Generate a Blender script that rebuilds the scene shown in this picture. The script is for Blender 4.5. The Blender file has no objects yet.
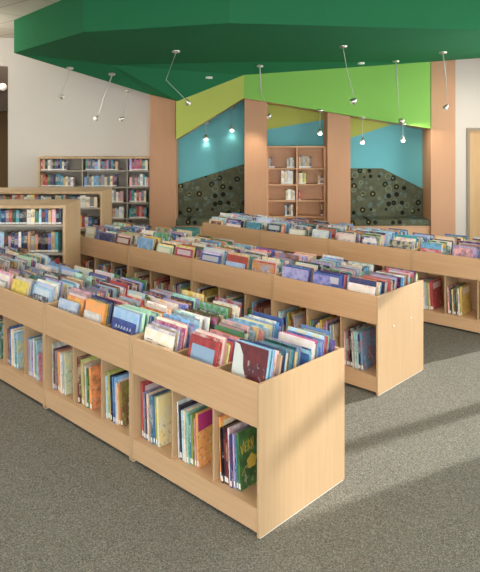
import bpy, bmesh, math, random
from mathutils import Vector, Matrix
from mathutils.bvhtree import BVHTree

SC = bpy.context.scene
COL = SC.collection
FPX, HOR, CAMZ = 617.16, 135.65, 1.9813

def at(px, py, Y):
    """the point at depth Y metres that the photograph shows at this pixel"""
    return Vector(((px - 240) * Y / FPX, Y, CAMZ + (HOR - py) * Y / FPX))

def lin(r, g, b, k=1.0):
    f = lambda c: ((c / 255) / 12.92 if c / 255 <= .04045 else ((c / 255 + .055) / 1.055) ** 2.4) * k
    return (f(r), f(g), f(b), 1.0)

# ------------------------------------------------------------------ materials
class NT:
    def __init__(s, name):
        s.m = bpy.data.materials.new(name); s.m.use_nodes = True
        s.t = s.m.node_tree; s.t.nodes.clear()
        s.out = s.n('ShaderNodeOutputMaterial'); s.b = s.n('ShaderNodeBsdfPrincipled')
        s.l(s.b.outputs[0], s.out.inputs[0])
    def n(s, t, **kw):
        x = s.t.nodes.new(t)
        for k, v in kw.items(): setattr(x, k, v)
        return x
    def l(s, a, b): s.t.links.new(a, b)
    def put(s, sock, v):
        if hasattr(v, 'is_output'): s.l(v, sock)
        else: sock.default_value = v
    def math(s, op, a, b=0.0, c=0.0):
        x = s.n('ShaderNodeMath', operation=op)
        for i, v in enumerate((a, b, c)): s.put(x.inputs[i], v)
        return x.outputs[0]
    def mix(s, f, a, b, blend='MIX'):
        x = s.n('ShaderNodeMix', data_type='RGBA', blend_type=blend)
        s.put(x.inputs[0], f); s.put(x.inputs[6], a); s.put(x.inputs[7], b)
        return x.outputs[2]
    def coord(s, kind='Object', scale=(1, 1, 1), rot=(0, 0, 0)):
        tc = s.n('ShaderNodeTexCoord'); mp = s.n('ShaderNodeMapping')
        mp.inputs['Scale'].default_value = scale; mp.inputs['Rotation'].default_value = rot
        s.l(tc.outputs[kind], mp.inputs[0]); return mp.outputs[0]
    def noise(s, vec, scale, detail=3, rough=.5, w=None):
        x = s.n('ShaderNodeTexNoise', noise_dimensions='4D' if w is not None else '3D')
        if vec is not None: s.l(vec, x.inputs['Vector'])
        x.inputs['Scale'].default_value = scale; x.inputs['Detail'].default_value = detail
        x.inputs['Roughness'].default_value = rough
        if w is not None: s.put(x.inputs['W'], w)
        return x.outputs[0]
    def ramp(s, f, a, b, lo=0., hi=1.):
        x = s.n('ShaderNodeMapRange'); s.put(x.inputs[0], f)
        x.inputs[1].default_value = a; x.inputs[2].default_value = b
        x.inputs[3].default_value = lo; x.inputs[4].default_value = hi
        return x.outputs[0]
    def bump(s, h, strength=.2, dist=.002):
        x = s.n('ShaderNodeBump'); x.inputs['Strength'].default_value = strength
        x.inputs['Distance'].default_value = dist
        s.l(h, x.inputs['Height']); s.l(x.outputs[0], s.b.inputs['Normal'])
    def fin(s, col, rough=.5, spec=.5, metal=0.):
        s.put(s.b.inputs['Base Color'], col); s.put(s.b.inputs['Roughness'], rough)
        s.b.inputs['Specular IOR Level'].default_value = spec
        s.b.inputs['Metallic'].default_value = metal
        return s.m

def wood(name, c1, c2, vertical, rough=.42):
    k = NT(name)
    sc = (26, 26, 1.1) if vertical else (1.1, 26, 26)
    v = k.coord('Object', sc)
    g = k.noise(v, 1.6, 5, .62)
    v2 = k.coord('Object', (3, 3, .5) if vertical else (.5, 3, 3))
    g2 = k.noise(v2, 1.2, 2)
    f = k.math('ADD', k.math('MULTIPLY', g, .6), k.math('MULTIPLY', g2, .4))
    col = k.mix(k.ramp(f, .35, .65), c1, c2)
    k.bump(g, .05, .001)
    return k.fin(col, rough, .4)

def paint(name, c, rough=.6, var=.05):
    k = NT(name)
    g = k.noise(k.coord('Object'), 1.3, 2)
    d = tuple(x * (1 - var) for x in c[:3]) + (1,)
    k.bump(k.noise(k.coord('Object'), 160, 2), .04, .001)
    return k.fin(k.mix(g, c, d), rough, .3)

def metal(name, c, rough=.3):
    k = NT(name)
    return k.fin(k.mix(k.noise(k.coord('Object'), 30), c, tuple(x * .9 for x in c[:3]) + (1,)), rough, .5, 1.)

def glow(name, c, e):
    k = NT(name)
    k.b.inputs['Emission Color'].default_value = c
    k.b.inputs['Emission Strength'].default_value = e
    return k.fin(c, .3)

M = {}
M['maple_v'] = wood('maple_upright', lin(202, 170, 131), lin(191, 158, 118), True)
M['maple_h'] = wood('maple_flat', lin(214, 177, 137), lin(203, 163, 122), False)
M['pillar'] = wood('pillar_laminate', lin(194, 148, 112), lin(188, 140, 105), True, .6)
M['nook_wood'] = wood('nook_wood', lin(218, 174, 136), lin(206, 160, 120), False, .5)
M['case_wood'] = wood('bookcase_veneer', lin(216, 186, 146), lin(194, 160, 118), True, .5)
M['door_wood'] = wood('door_veneer', lin(226, 190, 140), lin(212, 172, 122), True, .45)
M['white'] = paint('white_wall_paint', lin(226, 220, 210))
M['cream_metal'] = paint('cream_shelf_metal', lin(184, 174, 158), .5)
M['teal'] = paint('teal_wall_paint', lin(110, 188, 196))
M['yellowgreen'] = paint('yellow_green_paint', lin(182, 192, 90))
M['brightgreen'] = paint('bright_green_paint', lin(134, 190, 84))
M['green'] = paint('dark_green_paint', lin(44, 116, 76), .85)
M['green'].node_tree.nodes['Principled BSDF'].inputs['Specular IOR Level'].default_value = .12
M['frame_grey'] = paint('door_frame_paint', lin(160, 148, 128), .45)
M['brown'] = paint('corridor_brown_paint', lin(150, 118, 80))
M['dark'] = paint('dark_bronze_paint', lin(70, 58, 48), .4)
M['white_plastic'] = paint('white_plastic', lin(236, 232, 224), .35)
M['nickel'] = metal('brushed_nickel', (.72, .68, .62, 1))
M['bulb'] = glow('lit_bulb', (1, .93, .8, 1), 6)
M['spot'] = glow('lit_spot', (1, .9, .74, 1), .3)
M['cord'] = paint('cord_sleeve', lin(190, 190, 180), .4)
M['ottoman'] = paint('teal_vinyl', lin(70, 128, 128), .5)
M['lettering'] = paint('yellow_ink', lin(226, 196, 84), .5)
M['whiteink'] = paint('white_ink', lin(228, 232, 240), .5)

def m_carpet():
    k = NT('speckled_carpet')
    v = k.coord('Object')
    c = k.noise(v, .5, 2)
    def speck(sc):
        x = k.n('ShaderNodeTexVoronoi', feature='F1'); k.l(v, x.inputs['Vector']); x.inputs['Scale'].default_value = sc
        sp = k.n('ShaderNodeSeparateColor'); k.l(x.outputs['Color'], sp.inputs[0]); return sp.outputs
    a, b2, _ = speck(230); _, b, d = speck(150)
    col = k.mix(k.ramp(a, .1, .9), lin(86, 85, 77), lin(150, 150, 140))
    col = k.mix(k.math('MULTIPLY', k.math('GREATER_THAN', b, .68), .4), col, lin(134, 124, 106))
    col = k.mix(k.math('MULTIPLY', k.math('GREATER_THAN', d, .7), .45), col, lin(86, 96, 88))
    col = k.mix(k.ramp(c, .3, .7, 0, .12), col, lin(120, 104, 84))
    k.bump(a, .5, .004)
    return k.fin(col, .95, .1)
M['carpet'] = m_carpet()

def m_tile():
    k = NT('ceiling_tile')
    v = k.coord('Object', (1, 1, 1), (0, 0, .72))
    br = k.n('ShaderNodeTexBrick', offset=0.0)
    k.l(v, br.inputs['Vector'])
    br.inputs['Color1'].default_value = lin(222, 214, 200); br.inputs['Color2'].default_value = lin(216, 208, 194)
    br.inputs['Mortar'].default_value = lin(176, 168, 154)
    for nm, val in (('Scale', 1.), ('Mortar Size', .012), ('Brick Width', 1.2), ('Row Height', .6)): br.inputs[nm].default_value = val
    return k.fin(br.outputs[0], .9, .1)
M['tile'] = m_tile()

def m_fabric():
    k = NT('ring_patterned_upholstery')
    v = k.coord('Object', (1, 0.0, 1))
    vo = k.n('ShaderNodeTexVoronoi', feature='F1'); k.l(v, vo.inputs['Vector'])
    vo.inputs['Scale'].default_value = 6.8; vo.inputs['Randomness'].default_value = .55
    d = vo.outputs['Distance']; rnd = vo.outputs['Color']
    sp = k.n('ShaderNodeSeparateColor'); k.l(rnd, sp.inputs[0])
    ring = k.math('MULTIPLY', k.math('GREATER_THAN', d, .16), k.math('LESS_THAN', d, .34))
    dot = k.math('LESS_THAN', d, .13)
    base = k.mix(k.noise(k.coord('Object'), 9, 4, .7), lin(64, 72, 62), lin(112, 112, 86))
    vo2 = k.n('ShaderNodeTexVoronoi', feature='F1'); k.l(v, vo2.inputs['Vector']); vo2.inputs['Scale'].default_value = 9.0
    base = k.mix(k.math('MULTIPLY', k.math('LESS_THAN', vo2.outputs['Distance'], .3), .6), base, lin(96, 118, 116))
    col = k.mix(k.math('MULTIPLY', ring, .9), base, lin(24, 26, 24))
    col = k.mix(k.math('MULTIPLY', dot, k.math('GREATER_THAN', sp.outputs[0], .45)), col, lin(150, 130, 64))
    vo3 = k.n('ShaderNodeTexVoronoi', feature='F1'); k.l(k.coord('Object', (1, 0, 1), (0, .6, 0)), vo3.inputs['Vector']); vo3.inputs['Scale'].default_value = 5.4; vo3.inputs['Randomness'].default_value = .7
    r3 = k.math('MULTIPLY', k.math('GREATER_THAN', vo3.outputs['Distance'], .24), k.math('LESS_THAN', vo3.outputs['Distance'], .33))
    col = k.mix(k.math('MULTIPLY', r3, .55), col, lin(126, 136, 112))
    return k.fin(col, .9, .1)
M['fabric'] = m_fabric()

def book_mat(name, merged):
    """printed book covers: base and accent colour per book; u 0..1 cover, 2..3 spine, 5 board edges"""
    k = NT(name)
    if merged:
        A = k.n('ShaderNodeAttribute', attribute_name='cover_colour').outputs['Color']
        B = k.n('ShaderNodeAttribute', attribute_name='accent_colour'); acc = B.outputs['Color']; rnd = B.outputs['Alpha']
    else:
        oi = k.n('ShaderNodeObjectInfo'); A = oi.outputs['Color']; rnd = oi.outputs['Random']
        acc = k.n('ShaderNodeAttribute', attribute_type='OBJECT', attribute_name='accent').outputs['Color']
    uvn = k.n('ShaderNodeUVMap', uv_map='cover'); s = k.n('ShaderNodeSeparateXYZ'); k.l(uvn.outputs[0], s.inputs[0])
    u, v = s.outputs[0], s.outputs[1]
    W = k.math('MULTIPLY', rnd, 91.7)
    n1 = k.noise(uvn.outputs[0], 4.2, 4, .65, W)
    n2 = k.noise(uvn.outputs[0], 12, 3, .65, k.math('ADD', W, 7.3))
    n3 = k.noise(uvn.outputs[0], 9.0, 3, .6, k.math('ADD', W, 23.1))
    r2 = k.math('FRACT', k.math('MULTIPLY', rnd, 7.31)); r3 = k.math('FRACT', k.math('MULTIPLY', rnd, 13.7))
    is_cover = k.math('LESS_THAN', u, 1.4)
    is_spine = k.math('MULTIPLY', k.math('GREATER_THAN', u, 1.5), k.math('LESS_THAN', u, 3.5))
    # picture area below the title band
    pic = k.math('LESS_THAN', v, k.math('ADD', .58, k.math('MULTIPLY', r2, .2)))
    blob = k.ramp(n1, .44, .6)
    col = k.mix(k.math('MULTIPLY', k.math('MULTIPLY', is_cover, blob), .6), A, acc)
    dark = k.mix(.6, A, (.02, .02, .025, 1)); light = k.mix(.6, acc, (.85, .82, .74, 1))
    f2 = k.math('MULTIPLY', k.math('MULTIPLY', k.ramp(n2, .56, .63), pic), is_cover)
    col = k.mix(k.math('MULTIPLY', f2, .75), col, dark)
    f3 = k.math('MULTIPLY', k.math('MULTIPLY', k.ramp(n3, .57, .63), pic), is_cover)
    col = k.mix(k.math('MULTIPLY', f3, .6), col, light)
    # a plain pale panel behind the title on some covers
    inb = k.math('MULTIPLY', k.math('MULTIPLY', k.math('GREATER_THAN', v, .72), k.math('LESS_THAN', v, .93)),
                 k.math('MULTIPLY', k.math('GREATER_THAN', u, .1), k.math('LESS_THAN', u, .9)))
    inb = k.math('MULTIPLY', k.math('MULTIPLY', inb, is_cover), k.math('GREATER_THAN', r3, .5))
    if not merged:
        pl = k.n('ShaderNodeAttribute', attribute_type='OBJECT', attribute_name='plain_cover').outputs['Fac']
        inb = k.math('MULTIPLY', inb, k.math('SUBTRACT', 1.0, pl))
    col = k.mix(k.math('MULTIPLY', inb, .75), col, k.mix(.3, (.85, .83, .78, 1), acc))
    # spine: accent stripe and the white library label near the foot
    st = k.math('MULTIPLY', k.math('MULTIPLY', k.math('GREATER_THAN', v, .45), k.math('LESS_THAN', v, .8)), is_spine)
    st = k.math('MULTIPLY', st, k.math('GREATER_THAN', k.noise(uvn.outputs[0], 14, 1, .5, W), .5))
    col = k.mix(k.math('MULTIPLY', st, .7), col, acc)
    lb = k.math('MULTIPLY', k.math('MULTIPLY', k.math('GREATER_THAN', v, .03), k.math('LESS_THAN', v, .13)), is_spine)
    col = k.mix(lb, col, (.78, .77, .72, 1))
    hs = k.n('ShaderNodeHueSaturation'); hs.inputs['Saturation'].default_value = .9; hs.inputs['Value'].default_value = 1.1; k.l(col, hs.inputs['Color'])
    return k.fin(hs.outputs[0], .33, .5)
M['cover'] = book_mat('printed_cover', False)
M['cover_many'] = book_mat('printed_cover_many', True)
def m_pages():
    k = NT('page_edges')
    g = k.noise(k.coord('Generated', (1, 60, 1)), 3, 2)
    return k.fin(k.mix(g, lin(236, 226, 204), lin(206, 194, 168)), .8, .2)
M['pages'] = m_pages()

# ------------------------------------------------------------------ mesh helpers
def box(bm, x0, x1, y0, y1, z0, z1, mi=0):
    vs = [bm.verts.new(p) for p in ((x0, y0, z0), (x1, y0, z0), (x1, y1, z0), (x0, y1, z0), (x0, y0, z1), (x1, y0, z1), (x1, y1, z1), (x0, y1, z1))]
    fs = [bm.faces.new([vs[i] for i in f]) for f in ((0, 3, 2, 1), (4, 5, 6, 7), (0, 1, 5, 4), (1, 2, 6, 5), (2, 3, 7, 6), (3, 0, 4, 7))]
    for f in fs: f.material_index = mi
    return fs

def prism(bm, pts, y0, y1, mi=0):
    """pts: (x, z) outline extruded from y0 to y1"""
    a = [bm.verts.new((x, y0, z)) for x, z in pts]; b = [bm.verts.new((x, y1, z)) for x, z in pts]
    n = len(pts); bm.faces.new(a); bm.faces.new(b[::-1])
    for i in range(n): bm.faces.new((a[i], b[i], b[(i + 1) % n], a[(i + 1) % n]))
    for f in bm.faces: f.material_index = mi

def lathe(bm, prof, n=20, mat=None):
    rings = []
    for r, z in prof:
        rings.append([bm.verts.new((r * math.cos(2 * math.pi * i / n), r * math.sin(2 * math.pi * i / n), z)) for i in range(n)])
    for a, b in zip(rings, rings[1:]):
        for i in range(n): bm.faces.new((a[i], a[(i + 1) % n], b[(i + 1) % n], b[i]))
    bm.faces.new(rings[0][::-1]); bm.faces.new(rings[-1])
    if mat: bmesh.ops.transform(bm, matrix=mat, verts=bm.verts)

def tube(bm, pts, r, n=8):
    pts = [Vector(p) for p in pts]; rings = []
    for i, p in enumerate(pts):
        d = (pts[min(i + 1, len(pts) - 1)] - pts[max(i - 1, 0)]).normalized()
        q = d.to_track_quat('Z', 'Y')
        rings.append([bm.verts.new(p + q @ Vector((r * math.cos(2 * math.pi * k / n), r * math.sin(2 * math.pi * k / n), 0))) for k in range(n)])
    for a, b in zip(rings, rings[1:]):
        for i in range(n): bm.faces.new((a[i], a[(i + 1) % n], b[(i + 1) % n], b[i]))
    bm.faces.new(rings[0][::-1]); bm.faces.new(rings[-1])

def mesh(name, bm, mats, bevel=0, smooth=False):
    if bevel:
        bmesh.ops.bevel(bm, geom=bm.edges[:], offset=bevel, segments=2, affect='EDGES', profile=.6)
    bmesh.ops.recalc_face_normals(bm, faces=bm.faces[:])
    me = bpy.data.meshes.new(name); bm.to_mesh(me); bm.free()
    for m in (mats if isinstance(mats, (list, tuple)) else [mats]): me.materials.append(M[m] if isinstance(m, str) else m)
    if smooth:
        for p in me.polygons: p.use_smooth = True
    return me

def obj(name, bm, mats, parent=None, bevel=0, smooth=False, label=None):
    o = bpy.data.objects.new(name, mesh(name, bm, mats, bevel, smooth)); COL.objects.link(o)
    if parent: o.parent = parent
    if label: o['label'] = label
    return o

def bxo(name, dims, mat, parent=None, bevel=.0025, label=None):
    bm = bmesh.new(); box(bm, *dims); return obj(name, bm, mat, parent, bevel, False, label)

def tag(o, label, cat, group=None, kind=None):
    if label: o['label'] = label
    if cat: o['category'] = cat
    if group: o['group'] = group
    if kind: o['kind'] = kind
    return o

def thing(name, label, cat, loc=(0, 0, 0), rz=0, group=None):
    o = bpy.data.objects.new(name, None); COL.objects.link(o); o.empty_display_size = .1
    o.location = loc; o.rotation_euler = (0, 0, rz)
    return tag(o, label, cat, group)

def struct(name, bm, mats, parent=None, bevel=0):
    o = obj(name, bm, mats, parent, bevel)
    if not parent: o['kind'] = 'structure'
    return o

def copy_tree(o, parent=None):
    c = o.copy(); COL.objects.link(c)
    if parent: c.parent = parent
    for ch in o.children: copy_tree(ch, c)
    return c

ORD = ['first', 'second', 'third', 'fourth', 'fifth', 'sixth', 'seventh', 'eighth', 'ninth', 'tenth', 'eleventh', 'twelfth', 'thirteenth',
       'fourteenth', 'fifteenth', 'sixteenth', 'seventeenth', 'eighteenth', 'nineteenth', 'twentieth'] + ['%dth' % i for i in range(21, 60)]
for _n, _s in ((21, 'st'), (22, 'nd'), (23, 'rd'), (31, 'st'), (32, 'nd'), (33, 'rd')): ORD[_n - 1] = '%d%s' % (_n, _s)

# ------------------------------------------------------------------ the room
WY, XL, XR, YB, ZC = 11.1, -6.5, 5.0, -4.0, 3.74   # back wall, left, right, rear, ceiling
bm = bmesh.new(); box(bm, XL, XR + .2, YB, 16.0, -.1, 0); struct('floor', bm, 'carpet')
bm = bmesh.new(); box(bm, XL, XR + .2, YB, 16.0, ZC, ZC + .1); struct('ceiling', bm, 'tile')
# back wall, with the corridor opening at its far left end
ox = at(8, 0, WY).x; oz = at(0, 66, WY).z
bm = bmesh.new()
box(bm, ox, at(178, 0, WY).x, WY, WY + .15, 0, ZC)
box(bm, XL, ox, WY, WY + .15, oz, ZC)
struct('wall_back', bm, 'white')
bm = bmesh.new(); dx0, dx1, dz = at(466.5, 0, WY).x, at(466.5, 0, WY).x + 1.02, 2.12
box(bm, at(440, 0, WY).x, dx0, WY, WY + .15, 0, ZC); box(bm, dx0, dx1, WY, WY + .15, dz, ZC); box(bm, dx1, XR, WY, WY + .15, 0, ZC)
struct('wall_back_east', bm, 'white')
bm = bmesh.new(); box(bm, XL - .15, XL, YB, 16, 0, ZC); struct('wall_left', bm, 'white')
# right wall with tall windows
wins = [(5.70, 6.26), (6.31, 7.5), (7.9, 9.4), (-2.6, -1.2), (-.9, .5)]
bm = bmesh.new(); edges = sorted(wins)
y = YB
for a, b in edges:
    if a > y: box(bm, XR, XR + .2, y, a, 0, ZC)
    box(bm, XR, XR + .2, a, b, 0, .12); box(bm, XR, XR + .2, a, b, 3.3, ZC); y = b
box(bm, XR, XR + .2, y, 16, 0, ZC)
struct('wall_right', bm, 'white')
def window(i, a, b):
    bm = bmesh.new(); t = .02
    box(bm, XR + .06, XR + .12, a, a + t, .12, 3.3); box(bm, XR + .06, XR + .12, b - t, b, .12, 3.3)
    box(bm, XR + .06, XR + .12, a, b, .12, .16); box(bm, XR + .06, XR + .12, a, b, 3.26, 3.3); box(bm, XR + .06, XR + .12, a, b, 2.33, 2.43)
    struct('window_%d' % i, bm, 'frame_grey')
for i, (a, b) in enumerate(edges): window(i + 1, a, b)
# rear wall, with a wide window band
bm = bmesh.new()
box(bm, XL, XR, YB - .2, YB, 0, .6); box(bm, XL, XR, YB - .2, YB, 3.2, ZC)
for x in (-6.5, -2.75, .95, 4.7): box(bm, x, x + .3, YB - .2, YB, .6, 3.2)
struct('wall_rear', bm, 'white')
# corridor behind the opening
bm = bmesh.new(); box(bm, XL, -3.2, 14.6, 14.75, 0, ZC); struct('wall_corridor', bm, 'brown')
bm = bmesh.new(); box(bm, -3.55, -3.4, WY + .15, 14.6, 0, ZC); struct('wall_corridor_side', bm, 'brown')
bm = bmesh.new(); box(bm, XL, -3.55, 13.0, 13.12, 2.5, ZC); struct('trim_1', bm, 'dark')
bm = bmesh.new(); lathe(bm, [(.08, 0), (.08, .03), (.05, .07)], 16, Matrix.Rotation(math.pi / 2, 4, 'X'))
o = obj('wall_lamp', bm, 'spot'); tag(o, 'small round lit lamp on the dark beam in the corridor', 'lamp'); o.location = (at(3, 0, 13).x, 12.999, at(0, 87, 13).z)

# teal nook wall between the outer pillars, with yellow-green painted shapes
def P(px, py, Y): p = at(px, py, Y); return (p.x, p.z)
def poly(bm, pts, Y, mi=0):
    f = bm.faces.new([bm.verts.new((x, Y, z)) for x, z in pts]); f.material_index = mi
bm = bmesh.new(); box(bm, at(172, 0, WY).x, at(442, 0, WY).x, WY, WY + .15, 0, ZC); struct('wall_nook', bm, 'teal')
bm = bmesh.new(); prism(bm, [P(264, 92, WY), P(331, 92, WY), P(331, 118.5, WY), P(264, 130, WY)], WY - .012, WY); struct('trim_2', bm, 'yellowgreen')
bm = bmesh.new(); prism(bm, [P(348, 98, WY), P(396, 108, WY), P(396, 123, WY), P(348, 138.5, WY)], WY - .012, WY); struct('trim_3', bm, 'yellowgreen')

# pillars
PF = 10.6
for px0, px1, top in ((150, 175.5, 2.9), (244.5, 267, 2.7), (327.5, 350.5, 2.5), (431, 455.5, 3.5)):
    bm = bmesh.new(); box(bm, at(px0, 0, PF).x, at(px1, 0, PF).x, PF, WY, 0, top); struct('pillar', bm, 'pillar', bevel=.004)

# green folded soffit
F = [at(14, 53, 9.39), at(83, 32, 7.5), at(229, 23, 6.9), at(480, 30, 7.36)]
z0 = 3.24
for f in F: f.z = z0
F.append(Vector((6.2, 7.9, z0)))
C1, C2, C3, C4 = at(112, 65, 9.77), at(244, 62, 10.1), at(480, 48, 9.0), Vector((6.2, 8.6, 3.3))
EY = 10.46
E0, E1, E2, E3, E4, E5 = at(150, 94.5, EY), at(178, 101, EY), at(244, 75, EY), at(427, 62, EY), at(480, 58, EY), Vector((6.2, EY, 3.42))
bm = bmesh.new()
vv = {}
def V(p):
    k = tuple(round(c, 5) for c in p)
    if k not in vv: vv[k] = bm.verts.new(p)
    return vv[k]
def face(*ps): bm.faces.new([V(p) for p in ps])
up = lambda p: Vector((p.x, p.y, ZC + .02))
for a, b in zip(F, F[1:]): face(a, b, up(b), up(a))
face(F[0], F[1], C1); face(F[1], F[2], C1); face(F[2], C2, C1); face(F[2], F[3], C2); face(F[3], C3, C2); face(F[3], F[4], C4, C3)
face(F[0], C1, E0); face(C1, E1, E0); face(C1, C2, E2, E1); face(C2, C3, E3, E2); face(C3, E4, E3); face(C3, C4, E5, E4)
for a, b in zip((F[0], E0, E1, E2, E3, E4), (E0, E1, E2, E3, E4, E5)): face(a, b, up(b), up(a))
face(E5, C4, F[4], up(F[4]), up(E5)); face(*[up(p) for p in (F[0], F[1], F[2], F[3], F[4], E5, E4, E3, E2, E1, E0)])
bmesh.ops.recalc_face_normals(bm, faces=bm.faces[:])
SOFFIT = BVHTree.FromBMesh(bm)
struct('ceiling_soffit', bm, 'green')

# coloured fascias above the nooks, and the sloping nook ceilings behind them
bm = bmesh.new(); prism(bm, [P(176, 99, EY), P(244, 73, EY), P(244, 98, EY), P(176, 139.5, EY)], EY, PF - .002); struct('trim_4', bm, 'yellowgreen')
bm = bmesh.new(); prism(bm, [P(244, 73, EY), P(430.5, 60, EY), P(430.5, 128.6, EY), P(244, 98, EY)], EY, PF - .002); struct('trim_5', bm, 'brightgreen')
def slope(name, a, b):
    bm = bmesh.new(); a = at(*a, EY); b = at(*b, EY); t = .05
    vs = [bm.verts.new((p.x, y, p.z + dz)) for y in (EY + .012, WY - .014) for p, dz in ((a, .004), (b, .004), (b, .004 + t), (a, .004 + t))]
    for f in ((0, 1, 2, 3), (4, 7, 6, 5), (0, 4, 5, 1), (1, 5, 6, 2), (2, 6, 7, 3), (3, 7, 4, 0)): bm.faces.new([vs[i] for i in f])
    bmesh.ops.recalc_face_normals(bm, faces=bm.faces[:]); bv = BVHTree.FromBMesh(bm)
    struct(name, bm, 'nook_wood'); return bv
NC1 = slope('ceiling_nook', (177, 139), (243.5, 98.4)); NC2 = slope('ceiling_nook_east', (244.5, 98.4), (430, 128.5))

# door at the far right
d = bmesh.new(); fy = WY - .03
box(d, dx0, dx0 + .05, fy, WY + .15, 0, dz); box(d, dx1 - .05, dx1, fy, WY + .15, 0, dz); box(d, dx0 + .05, dx1 - .05, fy, WY + .15, dz - .05, dz)
dr = struct('door_1', d, 'frame_grey')
b = bxo('door_panel', (dx0 + .05, dx1 - .05, WY + .03, WY + .075, .008, dz - .05), 'door_wood', dr, .002)
bm = bmesh.new(); tube(bm, [(dx1 - .12, WY + .03, 1.02), (dx1 - .12, WY - .02, 1.02), (dx1 - .23, WY - .02, 1.02)], .01); obj('door_handle', bm, 'nickel', b)
for i, (a, b_) in enumerate(((ox, at(150, 0, WY).x), (at(455.5, 0, WY).x + .02, dx0))):
    bm = bmesh.new(); box(bm, a, b_, WY - .012, WY, 0, .1); struct('baseboard_back' if i == 0 else 'baseboard_east', bm, 'dark')

# ------------------------------------------------------------------ reading nook benches
def bench(label, x0, x1, outline):
    t = thing('nook_bench', label, 'bench', ((x0 + x1) / 2, WY - .25, 0)); cx = t.location.x; cy = t.location.y
    y0, y1 = PF + .02, WY - .004
    bm = bmesh.new(); prism(bm, [(x - cx, z) for x, z in outline], y1 - .055 - cy, y1 - cy); obj('back_cushion', bm, 'fabric', t, .008)
    bxo('seat_cushion', (x0 - cx, x1 - cx, y0 - cy, y1 - .057 - cy, .43, .53), 'fabric', t, .015)
    bxo('base', (x0 - cx, x1 - cx, y0 + .03 - cy, y1 - cy, 0, .428), 'nook_wood', t)
yb = WY - .06
xa, xb = at(181.5, 0, PF + .35).x, at(243.5, 0, PF + .25).x - .01
bench('dark ring-patterned bench in the nook beside the tall shelves, its back rising toward them', at(175.5, 0, PF).x + .004, at(244.5, 0, PF).x - .004,
      [(at(175.5, 0, PF).x + .004, .53), (at(244.5, 0, PF).x - .004, .53), (at(244.5, 0, PF).x - .004, at(0, 164, yb).z), (at(175.5, 0, PF).x + .004, at(0, 184.5, yb).z)])
rx0, rx1 = at(350.5, 0, PF).x + .004, at(431, 0, PF).x - .004
bench('dark ring-patterned bench in the nook by the white wall, its back falling toward the door', rx0, rx1,
      [(rx0, .53), (rx1, .53), (rx1, at(0, 189, yb).z), (at(383, 0, yb).x, at(0, 168.5, yb).z), (rx0, at(0, 168.5, yb).z)])
bm = bmesh.new(); box(bm, -.26, .26, -.26, .26, .03, .45)
o = obj('ottoman', bm, 'ottoman', None, .035, True); tag(o, 'teal vinyl ottoman on the carpet in front of a patterned nook bench', 'ottoman'); o.location = (-.93, 10.12, 0)
for sx in (-.2, .2):
    for sy in (-.2, .2):
        bm = bmesh.new(); lathe(bm, [(.02, 0), (.024, .035)], 10); l = obj('foot', bm, 'dark', o); l.location = (sx, sy, 0)

# ------------------------------------------------------------------ hanging lamps
def hit(bv, px, py, Yfall):
    o = Vector((0, 0, CAMZ)); d = (at(px, py, 1.0) - o).normalized()
    loc = bv.ray_cast(o, d)[0]
    return loc if loc is not None else at(px, py, Yfall)

def pendant(label, top, path, head, tilt, r=.043, group='cable spotlights under the green soffit', rod=False, lit='spot'):
    """top: canopy point; path: cord points; head: lamp point (world)"""
    t = thing('pendant_light', label, 'pendant light', top, 0, group)
    R = lambda p: Vector(p) - top
    bm = bmesh.new(); lathe(bm, [(.055, .02), (.06, -.006), (.05, -.022), (.012, -.03)], 20); obj('canopy', bm, 'nickel', t, 0, True)
    if rod:
        a, b = R(top), R(path[0]); bm = bmesh.new(); tube(bm, [a + Vector((0, 0, -.02)), b], .011); obj('rod', bm, 'cord', t, 0, True)
        bm = bmesh.new(); tube(bm, [b] + [R(p) for p in path[1:]] + [R(head)], .0035, 6); obj('cord', bm, 'cord', t)
    else:
        bm = bmesh.new(); tube(bm, [Vector((0, 0, -.02))] + [R(p) for p in path] + [R(head)], .0045, 6); obj('cord', bm, 'cord', t)
    mat = Matrix.Translation(R(head)) @ Matrix.Rotation(tilt[1], 4, 'Z') @ Matrix.Rotation(tilt[0], 4, 'Y')
    bm = bmesh.new(); lathe(bm, [(.012, .025), (.018, .018), (r * .6, -.005), (r, -.05), (r * .92, -.053), (r * .5, -.02)], 18, mat); h = obj('lamp_head', bm, 'nickel', t, 0, True)
    bm = bmesh.new(); lathe(bm, [(r * .2, -.02), (r * .7, -.034), (r * (.85 if lit == 'bulb' else .6), -.058), (r * (.7 if lit == 'bulb' else .4), -.08 if lit == 'bulb' else -.064), (r * .3, -.09 if lit == 'bulb' else -.066)], 14, mat); obj('bulb', bm, lit, h, 0, True)
    l = bpy.data.lights.new('lamp_beam', 'SPOT'); l.energy = 32 if lit == 'spot' else 2; l.spot_size = 1.7 if lit == 'spot' else 3.0; l.spot_blend = 1; l.color = (1, .9, .76); l.shadow_soft_size = .04
    lo = bpy.data.objects.new('lamp_beam', l); COL.objects.link(lo); lo.parent = h
    lo.matrix_local = mat @ Matrix.Translation((0, 0, -.1))

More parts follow.
